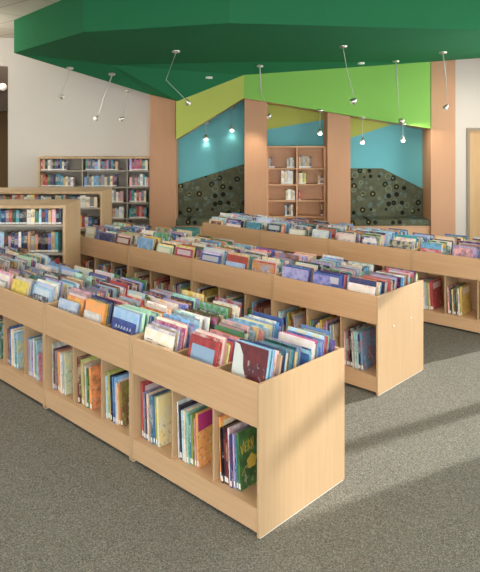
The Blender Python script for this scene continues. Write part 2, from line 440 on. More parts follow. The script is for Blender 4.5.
def soffit_lamp(label, cpx, mids, hpx, tilt, rod=False, r=.043):
    top = hit(SOFFIT, *cpx, 10.3); Y = top.y
    pendant(label, top, [at(*m, Y) for m in mids], at(*hpx, Y), tilt, r, rod=rod)
soffit_lamp('spotlight on a drooping cord at the white wall end of the soffit', (70, 68), [(66, 82)], (60, 96), (-1.2, .2))
soffit_lamp('spotlight on a leaning white rod above the wall bookcase', (112, 74), [(103, 101), (100, 110)], (97, 117), (.6, .4), True)
soffit_lamp('spotlight on a plumb cord just beside the tan pillar over the wall bookcase', (128.5, 91), [(126, 105)], (123, 118), (1.0, .3))
soffit_lamp('spotlight on a cord bent halfway under the dark soffit', (176, 51), [(166, 80)], (187, 101), (-.5, .6))
soffit_lamp('spotlight with a white rod over the peak of the yellow and bright green fascias', (260, 66), [(261, 93), (267, 105)], (270, 115), (.5, -.3), True)
soffit_lamp('spotlight on a long cord in front of the bright green fascia centre', (343, 46), [(348, 75)], (355, 100), (.9, -.3), r=.05)
soffit_lamp('spotlight with a white rod at the lower edge of the bright green fascia', (396, 61), [(398, 96), (399, 110)], (400, 120), (-.9, .3), True, .06)
soffit_lamp('spotlight with a white rod in front of the tan pillar by the white wall', (443, 52), [(446, 81), (447, 97)], (447, 106), (.7, -.5), True)
for lab, c, hp, bv in (('small lit bulb pendant at the low corner of the yellow-green fascia', (206, 123), (206, 136), NC1),
                       ('small lit bulb pendant in the bench nook close to the second pillar', (232, 107), (232, 127), NC1),
                       ('small lit bulb pendant over the tall nook shelves', (320, 110.5), (320, 130), NC2),
                       ('small lit bulb pendant by the yellow-green triangle of the last nook', (362.5, 117.5), (362.5, 139), NC2),
                       ('small bulb pendant in the middle of the last teal nook wall', (403, 124), (403, 137), NC2)):
    top = hit(bv, *c, 10.8); pendant(lab, top, [], at(*hp, top.y), (0, 0), .042, 'bulb pendants in the nooks', lit='bulb')
for lab, c in (('recessed round downlight in the green soffit above the yellow-green fascia', (209, 78)), ('recessed round downlight in the green soffit above the bright green fascia', (361, 63.5))):
    p = hit(SOFFIT, *c, 10.3)
    bm = bmesh.new(); lathe(bm, [(.06, .02), (.06, -.012), (.05, -.014), (.045, -.004)], 20)
    o = obj('recessed_light', bm, 'white_plastic', None, 0, True); o.location = p; tag(o, lab, 'downlight', 'recessed soffit downlights')
    bm = bmesh.new(); lathe(bm, [(.04, -.004), (.03, -.012)], 16); obj('bulb', bm, 'spot', o, 0, True)

# ------------------------------------------------------------------ books
PAL = {'white': (232, 228, 218), 'cream': (228, 212, 170), 'pale blue': (168, 204, 226), 'sky blue': (96, 164, 212), 'blue': (48, 92, 168),
       'navy blue': (34, 46, 92), 'teal': (44, 138, 146), 'mint': (166, 212, 190), 'green': (70, 128, 62), 'dark green': (40, 72, 44), 'lime': (168, 190, 74),
       'yellow': (232, 200, 62), 'orange': (222, 138, 52), 'red': (188, 44, 42), 'dark red': (118, 32, 36), 'pink': (226, 160, 166), 'magenta': (178, 58, 112),
       'lilac': (164, 150, 204), 'purple': (92, 70, 136), 'brown': (124, 84, 54), 'tan': (196, 160, 112), 'grey': (140, 140, 142), 'charcoal': (58, 58, 64), 'black': (26, 26, 28)}
TOPW = ['white'] * 9 + ['cream', 'cream', 'pink'] + ['pale blue'] * 6 + ['sky blue'] * 5 + ['blue'] * 5 + ['navy blue'] * 3 + ['teal'] * 3 + ['mint'] * 2 + ['green'] * 3 + ['dark green', 'lime', 'yellow', 'orange'] + \
       ['red'] * 3 + ['dark red', 'pink', 'pink', 'pink', 'magenta', 'lilac', 'lilac', 'purple', 'brown', 'tan', 'tan', 'grey', 'grey', 'charcoal', 'charcoal', 'black', 'cream', 'cream', 'cream']
ACC = ['white', 'cream', 'pale blue', 'sky blue', 'teal', 'yellow', 'orange', 'red', 'pink', 'lilac', 'green', 'tan', 'brown', 'navy blue', 'grey']

def bm_book(many=False):
    """unit book: x 0 spine .. 1, y 0 front .. 1 back, z 0..1.  Returns a list of (faces, uv role)"""
    bm = bmesh.new(); uv = bm.loops.layers.uv.new('cover')
    fs = box(bm, 0, 1, 0, .13, 0, 1) + box(bm, 0, 1, .87, 1, 0, 1) + box(bm, 0, .018, .13, .87, 0, 1)
    for f in fs:
        c = f.calc_center_median()
        f.normal_update()
        for lp in f.loops:
            p = lp.vert.co
            if abs(f.normal.y) > .9 and (c.y < .001 or c.y > .999): lp[uv].uv = (p.x, p.z)
            elif f.normal.x < -.9 and c.x < .001: lp[uv].uv = (2 + p.y, p.z)
            else: lp[uv].uv = (5, .5)
    return bm, uv
bm, _ = bm_book(); COVER = mesh('book_cover', bm, 'cover')
bm = bmesh.new(); box(bm, .018, .972, .13, .87, .014, .986); PAGES = mesh('book_pages', bm, 'pages')
# shelf book: narrow spine block with rounded back and the page block let in at top
def bm_spinebook():
    bm = bmesh.new(); uv = bm.loops.layers.uv.new('cover')
    fs = box(bm, 0, 1, 0, .1, 0, 1) + box(bm, 0, 1, .9, 1, 0, 1) + box(bm, -.012, .03, .1, .9, 0, 1)
    for f in fs:
        f.normal_update(); c = f.calc_center_median()
        for lp in f.loops:
            p = lp.vert.co
            if f.normal.x < -.9 and c.x < .01: lp[uv].uv = (2 + p.y, p.z)
            elif abs(f.normal.y) > .9 and (c.y < .001 or c.y > .999): lp[uv].uv = (p.x, p.z)
            else: lp[uv].uv = (5, .5)
    box(bm, .03, .97, .1, .9, .012, .985, 1)
    return mesh('shelf_book', bm, ['cover', 'pages'])
SPINE = bm_spinebook()

BOOKS = []          # every picture book of the browsers: dict(id, mat, dims, col, acc, label parts)
def add_book(bid, mat, dims, col, acc, where):
    BOOKS.append(dict(id=bid, mat=mat, dims=dims, col=col, acc=acc, where=where))

# ------------------------------------------------------------------ browsers
L, W, H, T = 1.0514, .7347, .76, .016
SHELF, BINZ = .142, .588
ANG = {'A': .7638, 'B': .7571, 'C': .7234}
ORG = {'A': (.094, 3.0223), 'B': (1.0466, 4.6863), 'C': (1.8327, 6.5951)}
ROW = {'A': 'front row', 'B': 'middle row', 'C': 'back row'}
UNIT = ['end bin', 'second bin', 'third bin', 'fourth bin', 'fifth bin']
def unit_matrix(r, i):
    a = ANG[r]; x, y = ORG[r]
    return Matrix.Translation((x - math.cos(a) * L * i, y + math.sin(a) * L * i, 0)) @ Matrix.Rotation(-a, 4, 'Z')

CW = (L - 2 * T) / 3
def build_unit():
    t = thing('book_browser', None, 'book browser')
    bxo('side_panel', (-T, 0, 0, W, .006, H), 'maple_v', t, .002)
    bxo('side_panel', (-L + .001, -L + T, 0, W, .006, H), 'maple_v', t, .002)
    for x0 in (-T, -L + .001): bxo('glide_strip', (x0 + .002, x0 + T - .003, .01, W - .01, 0, .0055), 'white_plastic', t, 0, 'white strip under the panel')
    x0, x1 = -L + T, -T
    bxo('front_panel', (x0, x1, .006, .024, .54, H - .004), 'maple_h', t, .002)
    bxo('rear_panel', (x0, x1, W - .024, W - .006, .07, H - .004), 'maple_h', t, .002)
    bxo('plinth', (x0, x1, .008, .026, .022, SHELF - .018), 'maple_h', t, .002)
    bxo('lower_shelf', (x0, x1, .006, W - .025, SHELF - .018, SHELF), 'maple_h', t, .0015)
    bxo('bin_floor', (x0, x1, .025, W - .025, BINZ - .014, BINZ), 'maple_h', t, 0)
    bxo('inner_back', (x0, x1, .37, .384, SHELF, BINZ - .015), 'maple_h', t, 0)
    for k in (1, 2):
        c = -L + T + CW * k
        bxo('bin_divider', (c - .006, c + .006, .025, W - .025, BINZ, H - .022), 'maple_v', t, .0015)
        bxo('partition', (c - .007, c + .007, .03, .369, SHELF, BINZ - .015), 'maple_v', t, .0015)
    return t

proto = build_unit()
UNITS = [('A', i) for i in range(4)] + [('B', i) for i in range(4)] + [('C', i) for i in range(-1, 3)]
for n, (r, i) in enumerate(UNITS):
    o = proto if n == 0 else copy_tree(proto)
    o.matrix_world = unit_matrix(r, i)
    k = i + (1 if r == 'C' else 0)
    tag(o, 'maple picture book browser, ' + UNIT[k] + ' of the ' + ROW[r] + ' from the open aisle', 'book browser', 'maple book browsers')
    if (r, i) == ('B', 0):
        o['label'] = 'maple book browser at the aisle end of the middle row, two white screw caps'
        sp = [c for c in o.children if c.name.startswith('side_panel')][0]
        for yy, zz in ((.235, .482), (.52, .487)):
            bm = bmesh.new(); lathe(bm, [(.009, -.001), (.009, .003), (.006, .005)], 14, Matrix.Rotation(math.pi / 2, 4, 'Y'))
            c = obj('screw_cap', bm, 'white_plastic', sp, 0, True, 'white plastic cap'); c.location = (0, yy, zz)
    if (r, i) == ('A', 0): o['label'] = 'maple picture book browser whose whole bare end panel faces the open carpet up close'

# books in the top bins.  HERO[(row, unit, compartment)] = the first books of a stack: (colour, accent, width, height)
HERO = {
 ('A', 0, 0): [('dark red', 'charcoal', .225, .31), ('pale blue', 'sky blue', .23, .31), ('teal', 'pale blue', .22, .3), ('sky blue', 'white', .23, .3), ('navy blue', 'blue', .23, .3), ('white', 'pale blue', .22, .28), ('yellow', 'green', .2, .25), ('pink', 'white', .22, .27), ('tan', 'grey', .2, .25), ('navy blue', 'teal', .22, .27), ('sky blue', 'navy blue', .22, .27), ('cream', 'green', .2, .25), ('grey', 'charcoal', .22, .26), ('teal', 'navy blue', .22, .26), ('charcoal', 'blue', .22, .26), ('tan', 'cream', .2, .24), ('dark green', 'teal', .22, .26), ('blue', 'white', .22, .25), ('teal', 'white', .22, .25), ('white', 'red', .2, .24)],
 ('A', 0, 1): [('red', 'dark red', .235, .27), ('red', 'white', .235, .28), ('white', 'pink', .23, .29), ('pink', 'white', .235, .29), ('tan', 'lime', .22, .25), ('lime', 'tan', .22, .25), ('cream', 'tan', .22, .24)],
 ('A', 0, 2): [('white', 'cream', .27, .225), ('white', 'blue', .26, .24), ('cream', 'green', .26, .24), ('lilac', 'white', .27, .25), ('magenta', 'white', .27, .26), ('white', 'pink', .27, .27), ('pink', 'white', .27, .27), ('dark green', 'black', .22, .25)],
 ('A', 1, 0): [('blue', 'navy blue', .25, .22), ('pale blue', 'sky blue', .27, .28), ('sky blue', 'orange', .26, .28), ('mint', 'pale blue', .26, .28), ('mint', 'white', .26, .28), ('green', 'dark green', .24, .26), ('mint', 'white', .26, .28)],
 ('A', 1, 1): [('white', 'grey', .2, .2), ('orange', 'tan', .24, .27), ('yellow', 'brown', .24, .27), ('grey', 'charcoal', .25, .27), ('navy blue', 'grey', .25, .28), ('navy blue', 'black', .25, .28)],
 ('A', 1, 2): [('pale blue', 'white', .24, .22), ('white', 'grey', .22, .21), ('brown', 'orange', .2, .2), ('orange', 'yellow', .22, .24), ('grey', 'pink', .26, .27), ('pink', 'grey', .26, .28), ('lilac', 'grey', .26, .28)],
 ('A', 2, 0): [('navy blue', 'white', .22, .19), ('pale blue', 'sky blue', .27, .25), ('pale blue', 'white', .27, .27), ('white', 'cream', .28, .28)],
 ('A', 2, 1): [('yellow', 'lime', .24, .24), ('white', 'cream', .26, .26), ('sky blue', 'white', .26, .25)],
 ('A', 2, 2): [('grey', 'white', .22, .2), ('white', 'pink', .24, .24), ('pink', 'lilac', .26, .26)],
 ('B', 0, 0): [('white', 'tan', .25, .22), ('navy blue', 'purple', .24, .26), ('orange', 'yellow', .22, .26)],
 ('B', 0, 1): [('blue', 'lilac', .28, .235), ('blue', 'purple', .28, .25), ('navy blue', 'blue', .27, .26)],
 ('B', 0, 2): [('lilac', 'blue', .28, .245), ('purple', 'blue', .28, .25), ('blue', 'sky blue', .27, .26)],
 ('B', 1, 0): [('orange', 'sky blue', .25, .24), ('red', 'orange', .25, .25), ('white', 'pink', .25, .26)],
 ('B', 1, 1): [('pale blue', 'lilac', .24, .2), ('red', 'brown', .26, .26), ('tan', 'cream', .27, .28)],
 ('B', 1, 2): [('blue', 'navy blue', .27, .23), ('lilac', 'white', .26, .25), ('white', 'pale blue', .27, .28), ('pale blue', 'white', .27, .28)],
 ('B', 2, 0): [('red', 'purple', .25, .24), ('yellow', 'cream', .26, .26)],
 ('B', 2, 1): [('mint', 'yellow', .24, .22), ('yellow', 'white', .25, .24)],
 ('B', 2, 2): [('sky blue', 'pale blue', .25, .27), ('white', 'sky blue', .25, .27)],
 ('B', 3, 0): [('brown', 'dark red', .25, .24), ('pink', 'tan', .24, .27)],
 ('B', 3, 1): [('navy blue', 'purple', .27, .24), ('lilac', 'navy blue', .27, .25)],
 ('B', 3, 2): [('cream', 'white', .2, .29), ('blue', 'grey', .24, .27)],
}
rng = random.Random(11)
def jit(name, r):
    c = PAL[name]; k = r.uniform(.88, 1.1); return tuple(min(245, max(8, x * k + r.uniform(-8, 8))) for x in c)
COMP = ['end compartment', 'middle compartment', 'far compartment']
for r, i in UNITS:
    Mx = unit_matrix(r, i); k = i + (1 if r == 'C' else 0)
    for c in range(3):
        rg = random.Random('top%s%d%d' % (r, i, c))
        xr = -T - CW * c - .012; xl = -T - CW * (c + 1) + .012      # free width of this compartment
        y = .034; n = 0; lean0 = rg.uniform(.16, .26); xc = rg.uniform(.3, .7); hh = rg.uniform(.232, .262)
        hero = HERO.get((r, i, c), [])
        pal = rg.sample(TOPW, 14) + TOPW
        while True:
            if n < len(hero): cn, an, w, h = hero[n]
            else:
                cn = rg.choice(pal); an = rg.choice(ACC); w = rg.uniform(.19, .265); h = min(.33, max(.2, rg.gauss(hh, .015)))
                if rg.random() < .1: h *= .85
            while an == cn: an = rg.choice(ACC)
            h = min(h, .335)
            th = rg.choice((.006, .008, .01, .011, .012, .016)); gap = rg.uniform(.003, .008)
            lean = max(.05, lean0 * (1 - n * .008) + rg.uniform(-.012, .012))
            if y + th + h * math.sin(lean) > W - .03: break
            xc = min(.95, max(.05, xc + rg.uniform(-.3, .3))) if rg.random() < .5 and n >= min(3, len(hero)) else xc
            if n == 0: xc = {('A', 0, 0): .95, ('A', 0, 1): .9, ('A', 0, 2): .3, ('A', 1, 0): .75, ('A', 1, 1): .5}.get((r, i, c), xc)
            x0 = xl + (xr - xl - w) * xc
            m = Mx @ Matrix.Translation((x0, y, BINZ + .001 + th * math.sin(lean))) @ Matrix.Rotation(rg.uniform(-.03, .03), 4, 'Z') @ Matrix.Rotation(-lean, 4, 'X')
            add_book('%s%d%d.%d' % (r, k, c, n), m, (w, th, h), (cn, jit(cn, rg)), (an, jit(an, rg)),
                     'book, %s from the front, %s atop %s, %s' % (ORD[n], COMP[c], UNIT[k], ROW[r]))
            y += th / math.cos(lean) + gap; n += 1

# books standing in the lower cubbies, spines out: (colour, accent, thickness, height) from the far side toward the end panel
LOW = {
 ('A', 0, 0): [('orange', 'yellow', .014, .335), ('black', 'charcoal', .012, .285), ('charcoal', 'red', .014, .29), ('dark red', 'tan', .014, .27), ('white', 'red', .012, .3), ('purple', 'dark red', .012, .27), ('lilac', 'pink', .012, .28), ('teal', 'sky blue', .01, .27), ('green', 'dark green', .014, .295)],
 ('A', 0, 1): [('white', 'grey', .01, .315), ('charcoal', 'black', .016, .3), ('pale blue', 'grey', .014, .28), ('cream', 'tan', .014, .285), ('mint', 'teal', .012, .28), ('teal', 'white', .012, .27), ('lime', 'green', .012, .28), ('pink', 'red', .01, .26), ('orange', 'yellow', .014, .295)],
 ('A', 0, 2): [('red', 'dark red', .014, .33), ('grey', 'lilac', .014, .28), ('charcoal', 'red', .012, .27), ('cream', 'lilac', .012, .28), ('red', 'white', .01, .27), ('teal', 'white', .012, .28), ('blue', 'sky blue', .012, .28), ('lime', 'yellow', .012, .285), ('cream', 'yellow', .016, .29)],
 ('A', 1, 0): [('pale blue', 'cream', .012, .27), ('lime', 'yellow', .014, .3), ('tan', 'lime', .012, .29), ('black', 'blue', .01, .29), ('pale blue', 'white', .014, .28), ('blue', 'sky blue', .014, .285), ('sky blue', 'white', .012, .29), ('cream', 'orange', .012, .26), ('orange', 'lime', .012, .25), ('brown', 'lime', .018, .27)],
 ('A', 1, 1): [('dark red', 'cream', .02, .31), ('lime', 'cream', .014, .3), ('tan', 'lime', .014, .28), ('white', 'grey', .014, .27), ('green', 'lime', .018, .26), ('orange', 'brown', .024, .28)],
 ('A', 1, 2): [('white', 'black', .012, .325), ('dark red', 'grey', .012, .29), ('grey', 'brown', .012, .28), ('tan', 'orange', .012, .28), ('orange', 'yellow', .012, .28), ('cream', 'white', .014, .28), ('white', 'tan', .014, .27), ('pale blue', 'grey', .012, .28), ('cream', 'mint', .016, .29)],
 ('A', 2, 0): [('sky blue', 'blue', .012, .28), ('pink', 'blue', .012, .27), ('pale blue', 'pink', .012, .28), ('lilac', 'dark red', .012, .28), ('cream', 'pink', .012, .29), ('mint', 'white', .012, .29), ('tan', 'grey', .012, .28), ('green', 'lilac', .01, .27), ('pale blue', 'blue', .014, .29), ('pink', 'red', .01, .2)],
 ('A', 2, 1): [('brown', 'tan', .012, .28), ('pink', 'tan', .014, .28), ('blue', 'sky blue', .012, .3), ('lilac', 'pink', .012, .27), ('cream', 'white', .012, .29), ('orange', 'tan', .012, .28), ('white', 'pale blue', .014, .28), ('sky blue', 'white', .014, .27), ('teal', 'mint', .012, .23), ('pale blue', 'yellow', .018, .27)],
 ('B', 0, 0): [('pink', 'white', .01, .27), ('grey', 'white', .012, .26), ('dark red', 'white', .01, .27), ('black', 'white', .014, .3), ('white', 'red', .012, .27), ('mint', 'teal', .012, .28), ('pale blue', 'sky blue', .014, .28), ('navy blue', 'white', .014, .27), ('sky blue', 'red', .018, .29)],
 ('C', 0, 0): [('white', 'tan', .012, .28), ('tan', 'white', .012, .28), ('grey', 'pale blue', .016, .3), ('pale blue', 'grey', .014, .27), ('cream', 'tan', .014, .28), ('dark red', 'white', .014, .29), ('orange', 'red', .012, .3), ('red', 'pink', .012, .3), ('cream', 'lime', .012, .28)],
 ('C', -1, 2): [('red', 'dark red', .012, .27), ('pink', 'white', .012, .28), ('lilac', 'white', .014, .28), ('grey', 'white', .016, .28), ('white', 'grey', .016, .28), ('pale blue', 'white', .016, .28), ('lime', 'cream', .014, .28), ('cream', 'tan', .014, .27), ('red', 'brown', .026, .3)],
}
LOWW = ['white', 'cream', 'cream', 'tan', 'tan', 'grey', 'pale blue', 'sky blue', 'teal', 'green', 'lime', 'yellow', 'orange', 'red', 'dark red', 'brown', 'charcoal', 'navy blue', 'pink', 'lilac', 'white', 'dark green']
def low_books(r, i, c):
    Mx = unit_matrix(r, i); k = i + (1 if r == 'C' else 0)
    rg = random.Random('low%s%d%d' % (r, i, c))
    xl = -T - CW * (c + 1) + .010; xr = -T - CW * c - .012
    lst = LOW.get((r, i, c))
    if lst is None:
        lst = []
        for q in range(rg.randint(7, 11)): lst.append((rg.choice(LOWW), rg.choice(ACC), rg.uniform(.009, .018), rg.uniform(.24, .32)))
        if rg.random() < .6: lst[-1] = (rg.choice(['red', 'green', 'teal', 'brown', 'yellow', 'sky blue']), rg.choice(ACC), .016, .29)
    x = xl + .004; tot = sum(a[2] for a in lst); g = min(.009, max(.003, ((xr - xl) * .84 - tot) / len(lst)))
    if (r, i, c) in LOW: g = max(.0015, (xr - xl - tot - (.165 if (r, i, c) == ('A', 0, 0) else .14)) / len(lst))
    for n, (cn, an, th, h) in enumerate(lst):
        if an == cn: an = 'white' if cn != 'white' else 'grey'
        w = rg.uniform(.215, .255) if n < len(lst) - 1 else .245
        lean = rg.uniform(.035, .06)
        if x + th + h * math.sin(lean) > xr: break
        # local front cover faces the end panel; spine faces out of the cubby; top leans toward the far side
        m = Mx @ Matrix.Translation((x + th + h * math.sin(lean) * .9, .045 + rg.uniform(0, .014), SHELF + .002)) @ Matrix.Rotation(math.pi / 2 + rg.uniform(-.01, .01), 4, 'Z') @ Matrix.Rotation(-lean, 4, 'X')
        add_book('%s%d%dL.%d' % (r, k, c, n), m, (w, th, h), (cn, jit(cn, rg)), (an, jit(an, rg)),
                 'book, spine out, %s along the %s cubby under %s, %s' % (ORD[n], ('end', 'middle', 'far')[c], UNIT[k], ROW[r]))
        x += th + g
for r, i in UNITS:
    if r == 'A' and i > 2: continue
    for c in range(3): low_books(r, i, c)

SEL = set()   # the picture books that show largest are objects of their own
for _g in ("A00:0-1,3-4,7-9,12-14,16,18,21,23-24,26,28,30-31,34-37 A00L:0-8 A01:0-4,7,10,16,20,22-23,25-26,28-29,32-34,36-37,39 A01L:0-8 A02:0-6,9,12-15,18,20,22-24,27,29,35-36 A02L:0-3,5-8 A10:0-3,6,13-14,19-20,26,29-30,32,35,37 A10L:0-1,3,5-9 A11:0-5,16,19-20,22,32,36 A11L:0-5 A12:0,3-5,9,14,16,18,21,25,28,32,35 A12L:0-8 A20:0-3,5-6,11,16,22,31,35 A20L:1-5,8-9 A21:0-1,18,28,36 A21L:0,2,4,6,8-9 A22:0-2,7,18,25 A22L:8 A30:11,22,24,29 A31:24,37 B00:0-1,4,7,11-12,20,36 B00L:0-8 B01:0-2,16,24,27,36 B01L:1,5,7,9-10 B02:0,2,8,12,21,37 B02L:1,6,8 B10:0-2,9-10,23 B10L:2,5,7 B11:0-2,28 B11L:3,8 B12:0-2 B12L:4 B20:0-1 B20L:4 B21:0-1,3 B21L:4 B22:0,14,38 B22L:1,7 B30:0-1 B30L:0 B31:0 B32:0 B32L:7 C01:0-1,13 C01L:0-6 C02:0-1,5,19 C02L:5-6,8 C10:0,10 C11:0 C12:0 C20:0,19 C21:0-1 C22:0,10 C30:0,12").split():
    _k, _r = _g.split(':')
    for _q in _r.split(','):
        _a = _q.split('-'); SEL |= {'%s.%d' % (_k, _n) for _n in range(int(_a[0]), int(_a[-1]) + 1)}
PLAIN = {'A00.0', 'A01.0', 'A02.0', 'A10.0', 'A00L.8', 'A01L.8', 'A02L.8', 'A10L.9', 'A11L.5', 'B00L.8', 'B02.0', 'B01.0'}
def book_object(b):
    o = bpy.data.objects.new('picture_book', COVER); COL.objects.link(o)
    o.matrix_world = b['mat'] @ Matrix.Diagonal((*b['dims'], 1))
    o.color = lin(*b['col'][1]); o['accent'] = list(lin(*b['acc'][1])[:3])
    tag(o, '%s %s' % (b['col'][0], b['where']), 'book', 'picture books in the ' + ROW[b['id'][0]])
    if b['id'] in PLAIN: o['plain_cover'] = 1.0
    p = bpy.data.objects.new('pages', PAGES); COL.objects.link(p); p.parent = o
    return o
rest = []
MADE = {}
for b in BOOKS:
    if SEL is None or b['id'] in SEL: MADE[b['id']] = book_object(b)
    else: rest.append(b)
def many_books(lst):
    src, uvl = bm_book(); src.verts.ensure_lookup_table(); src.verts.index_update()
    sv = [v.co.copy() for v in src.verts]; sf = [([v.index for v in f.verts], [tuple(l[uvl].uv) for l in f.loops]) for f in src.faces]
    src.free()
    pg = bmesh.new(); box(pg, .018, .972, .13, .87, .014, .986); pg.verts.index_update()
    pv = [v.co.copy() for v in pg.verts]; pf = [[v.index for v in f.verts] for f in pg.faces]; pg.free()
    vs, fs, uvs, c1, c2, mi = [], [], [], [], [], []
    rg = random.Random(5)
    for b in lst:
        m = b['mat'] @ Matrix.Diagonal((*b['dims'], 1)); o = len(vs); rn = rg.random()
        vs += [m @ p for p in sv]
        for f, u in sf:
            fs.append([o + q for q in f]); uvs += u; mi.append(0)
            c1 += [lin(*b['col'][1])] * len(f); c2 += [(*lin(*b['acc'][1])[:3], rn)] * len(f)
        o = len(vs); vs += [m @ p for p in pv]
        for f in pf:
            fs.append([o + q for q in f]); uvs += [(5, .5)] * 4; mi.append(1); c1 += [(1, 1, 1, 1)] * 4; c2 += [(1, 1, 1, 1)] * 4
    me = bpy.data.meshes.new('picture_books'); me.from_pydata([tuple(v) for v in vs], [], fs)
    u = me.uv_layers.new(name='cover'); u.data.foreach_set('uv', [x for p in uvs for x in p])
    for nm, d in (('cover_colour', c1), ('accent_colour', c2)):
        a = me.color_attributes.new(nm, 'FLOAT_COLOR', 'CORNER'); a.data.foreach_set('color', [x for p in d for x in p])
    me.materials.append(M['cover_many']); me.materials.append(M['pages'])
    me.polygons.foreach_set('material_index', mi); me.update()
    o = bpy.data.objects.new('picture_books', me); COL.objects.link(o)
    tag(o, 'the many further picture books packed into the rows of maple browsers', 'books', None, 'stuff')
if rest: many_books(rest)

# lettering and drawing on the green cover in the nearest lower cubby
def on_cover(b, name, bm, mat, label):
    """bm in metres on the cover plane: x across, z up; parented to the book"""
    w, th, h = b['dims']
    bmesh.ops.transform(bm, matrix=Matrix.Diagonal((1 / w, 1 / th, 1 / h, 1)), verts=bm.verts)
    return obj(name, bm, mat, MADE[b['id']], 0, False, label)
BY = {b['id']: b for b in BOOKS}
def stroke(bm, pts, wd):
    """flat ribbon on the cover"""
    for (x0, z0), (x1, z1) in zip(pts, pts[1:]):
        d = Vector((x1 - x0, 0, z1 - z0)); n = Vector((-d.z, 0, d.x)).normalized() * wd / 2; e = d.normalized() * wd * .3
        q = [Vector((x0, -.0006, z0)) - e + n, Vector((x0, -.0006, z0)) - e - n, Vector((x1, -.0006, z1)) + e - n, Vector((x1, -.0006, z1)) + e + n]
        bm.faces.new([bm.verts.new(p) for p in q])
gb = [b for b in BOOKS if b['id'].startswith('A00L.')][-1]
if gb['id'] in MADE:
    bm = bmesh.new()
    for pts in ([(.045, .225), (.062, .18), (.082, .245)], [(.118, .235), (.095, .225), (.1, .185), (.124, .19)], [(.097, .207), (.116, .212)],
                [(.135, .185), (.137, .24), (.156, .23), (.14, .212), (.16, .188)], [(.172, .187), (.175, .242), (.196, .19), (.2, .245)]): stroke(bm, [(.012 + (x - .045) * .62, z) for x, z in pts], .006)
    on_cover(gb, 'title_lettering', bm, 'lettering', 'yellow hand-drawn title letters')
    bm = bmesh.new(); cx, cz = .092, .125
    prev = [(cx + .036 * math.cos(a) * (1 + .12 * math.sin(5 * a)), cz + .036 * math.sin(a) * (1 + .12 * math.sin(5 * a))) for a in [q * math.pi / 12 for q in range(24)]]
    bm.faces.new([bm.verts.new((x, -.0006, z)) for x, z in prev]); stroke(bm, [(.062, .115), (.04, .108), (.012, .075)], .004)
    on_cover(gb, 'cover_drawing', bm, 'lettering', 'yellow scribbled ball trailing a line')

def patch(bid, name, mat, pts, label):
    b = BY[bid]
    if bid not in MADE: return
    w, th, h = b['dims']; bm = bmesh.new(); bm.faces.new([bm.verts.new((x * w, -.0006, z * h)) for x, z in pts])
    on_cover(b, name, bm, mat, label)
M['palepaper'] = paint('pale_print', lin(214, 220, 214), .4); M['skyink'] = paint('pale_blue_print', lin(150, 178, 204), .4)
M['magentaink'] = paint('magenta_print', lin(184, 60, 118), .4); M['greyink'] = paint('grey_print', lin(120, 122, 130), .5)
patch('A00.0', 'cover_picture', 'palepaper', [(.01, .99), (.16, .97), (.3, .82), (.34, .62), (.43, .5), (.46, .3), (.27, .32), (.16, .14), (.01, .08)], 'pale ragged shape on the dark cover')
patch('A01.0', 'cover_picture', 'skyink', [(.1, .12), (.9, .12), (.9, .84), (.1, .84)], 'pale blue picture inside a red border')
patch([b['id'] for b in BOOKS if b['id'].startswith('A01L.')][-1], 'cover_band', 'magentaink', [(.02, .66), (.98, .74), (.98, .985), (.02, .985)], 'magenta band along the cover top')
if 'A02.0' in MADE:
    bm = bmesh.new()
    for zz in (.165, .15, .135, .12):
        stroke(bm, [(.03, zz), (.09 - (zz * 100 % 2) * .01, zz)], .004); stroke(bm, [(.14, zz - .01), (.21, zz - .01)], .004)
    on_cover(BY['A02.0'], 'cover_print', bm, 'greyink', 'two blocks of fine grey print')
if 'A10.0' in MADE:
    bm = bmesh.new()
    for j, z in enumerate((.165, .13)):
        for q in range(6): stroke(bm, [(.04 + q * .03, z), (.05 + q * .03, z + .018), (.056 + q * .03, z + .002)], .0045)
    on_cover(BY['A10.0'], 'cover_print', bm, 'whiteink', 'two rows of white print')

# ------------------------------------------------------------------ bookcases with spine-out books
NSH = [0]
def shelf_books(place, x0, x1, yf, z, hmax, gaps=(), tmin=.026, tmax=.046, seed=0, pal=None, hmin=.17, group=''):
    """books from x0 to x1 with spines at depth yf facing the room; gaps = list of empty (a, b) stretches"""
    rg = random.Random('%s%d' % (place, seed)); x = x0; n = 0; out = []
    while True:
        th = rg.uniform(tmin, tmax); h = rg.uniform(hmin, hmax); w = rg.uniform(.13, .17)
        for a, b in gaps:
            if x + th > a and x < b: x = b
        if x + th > x1: break
        cn = rg.choice(pal or SPW); an = rg.choice(ACC)
        if an == cn: an = 'cream' if cn != 'cream' else 'brown'
        o = bpy.data.objects.new('shelf_book', SPINE); COL.objects.link(o)
        o.matrix_world = Matrix.Translation((x + th, yf + rg.uniform(0, .012), z + .001)) @ Matrix.Rotation(math.pi / 2, 4, 'Z') @ Matrix.Diagonal((w, th * .97, h, 1))
        o.color = lin(*jit(cn, rg)); o['accent'] = list(lin(*jit(an, rg))[:3])
        tag(o, '%s spine, %s book along the %s' % (cn, ORD[n], place), 'book', group)
        x += th + rg.uniform(.0, .0025); n += 1
SPW = ['white'] * 4 + ['cream'] * 4 + ['tan'] * 2 + ['grey'] * 2 + ['pale blue', 'sky blue', 'blue', 'navy blue', 'teal', 'teal', 'green', 'dark green', 'red', 'dark red', 'red', 'brown', 'charcoal', 'black', 'pink', 'lilac', 'purple', 'orange', 'yellow']

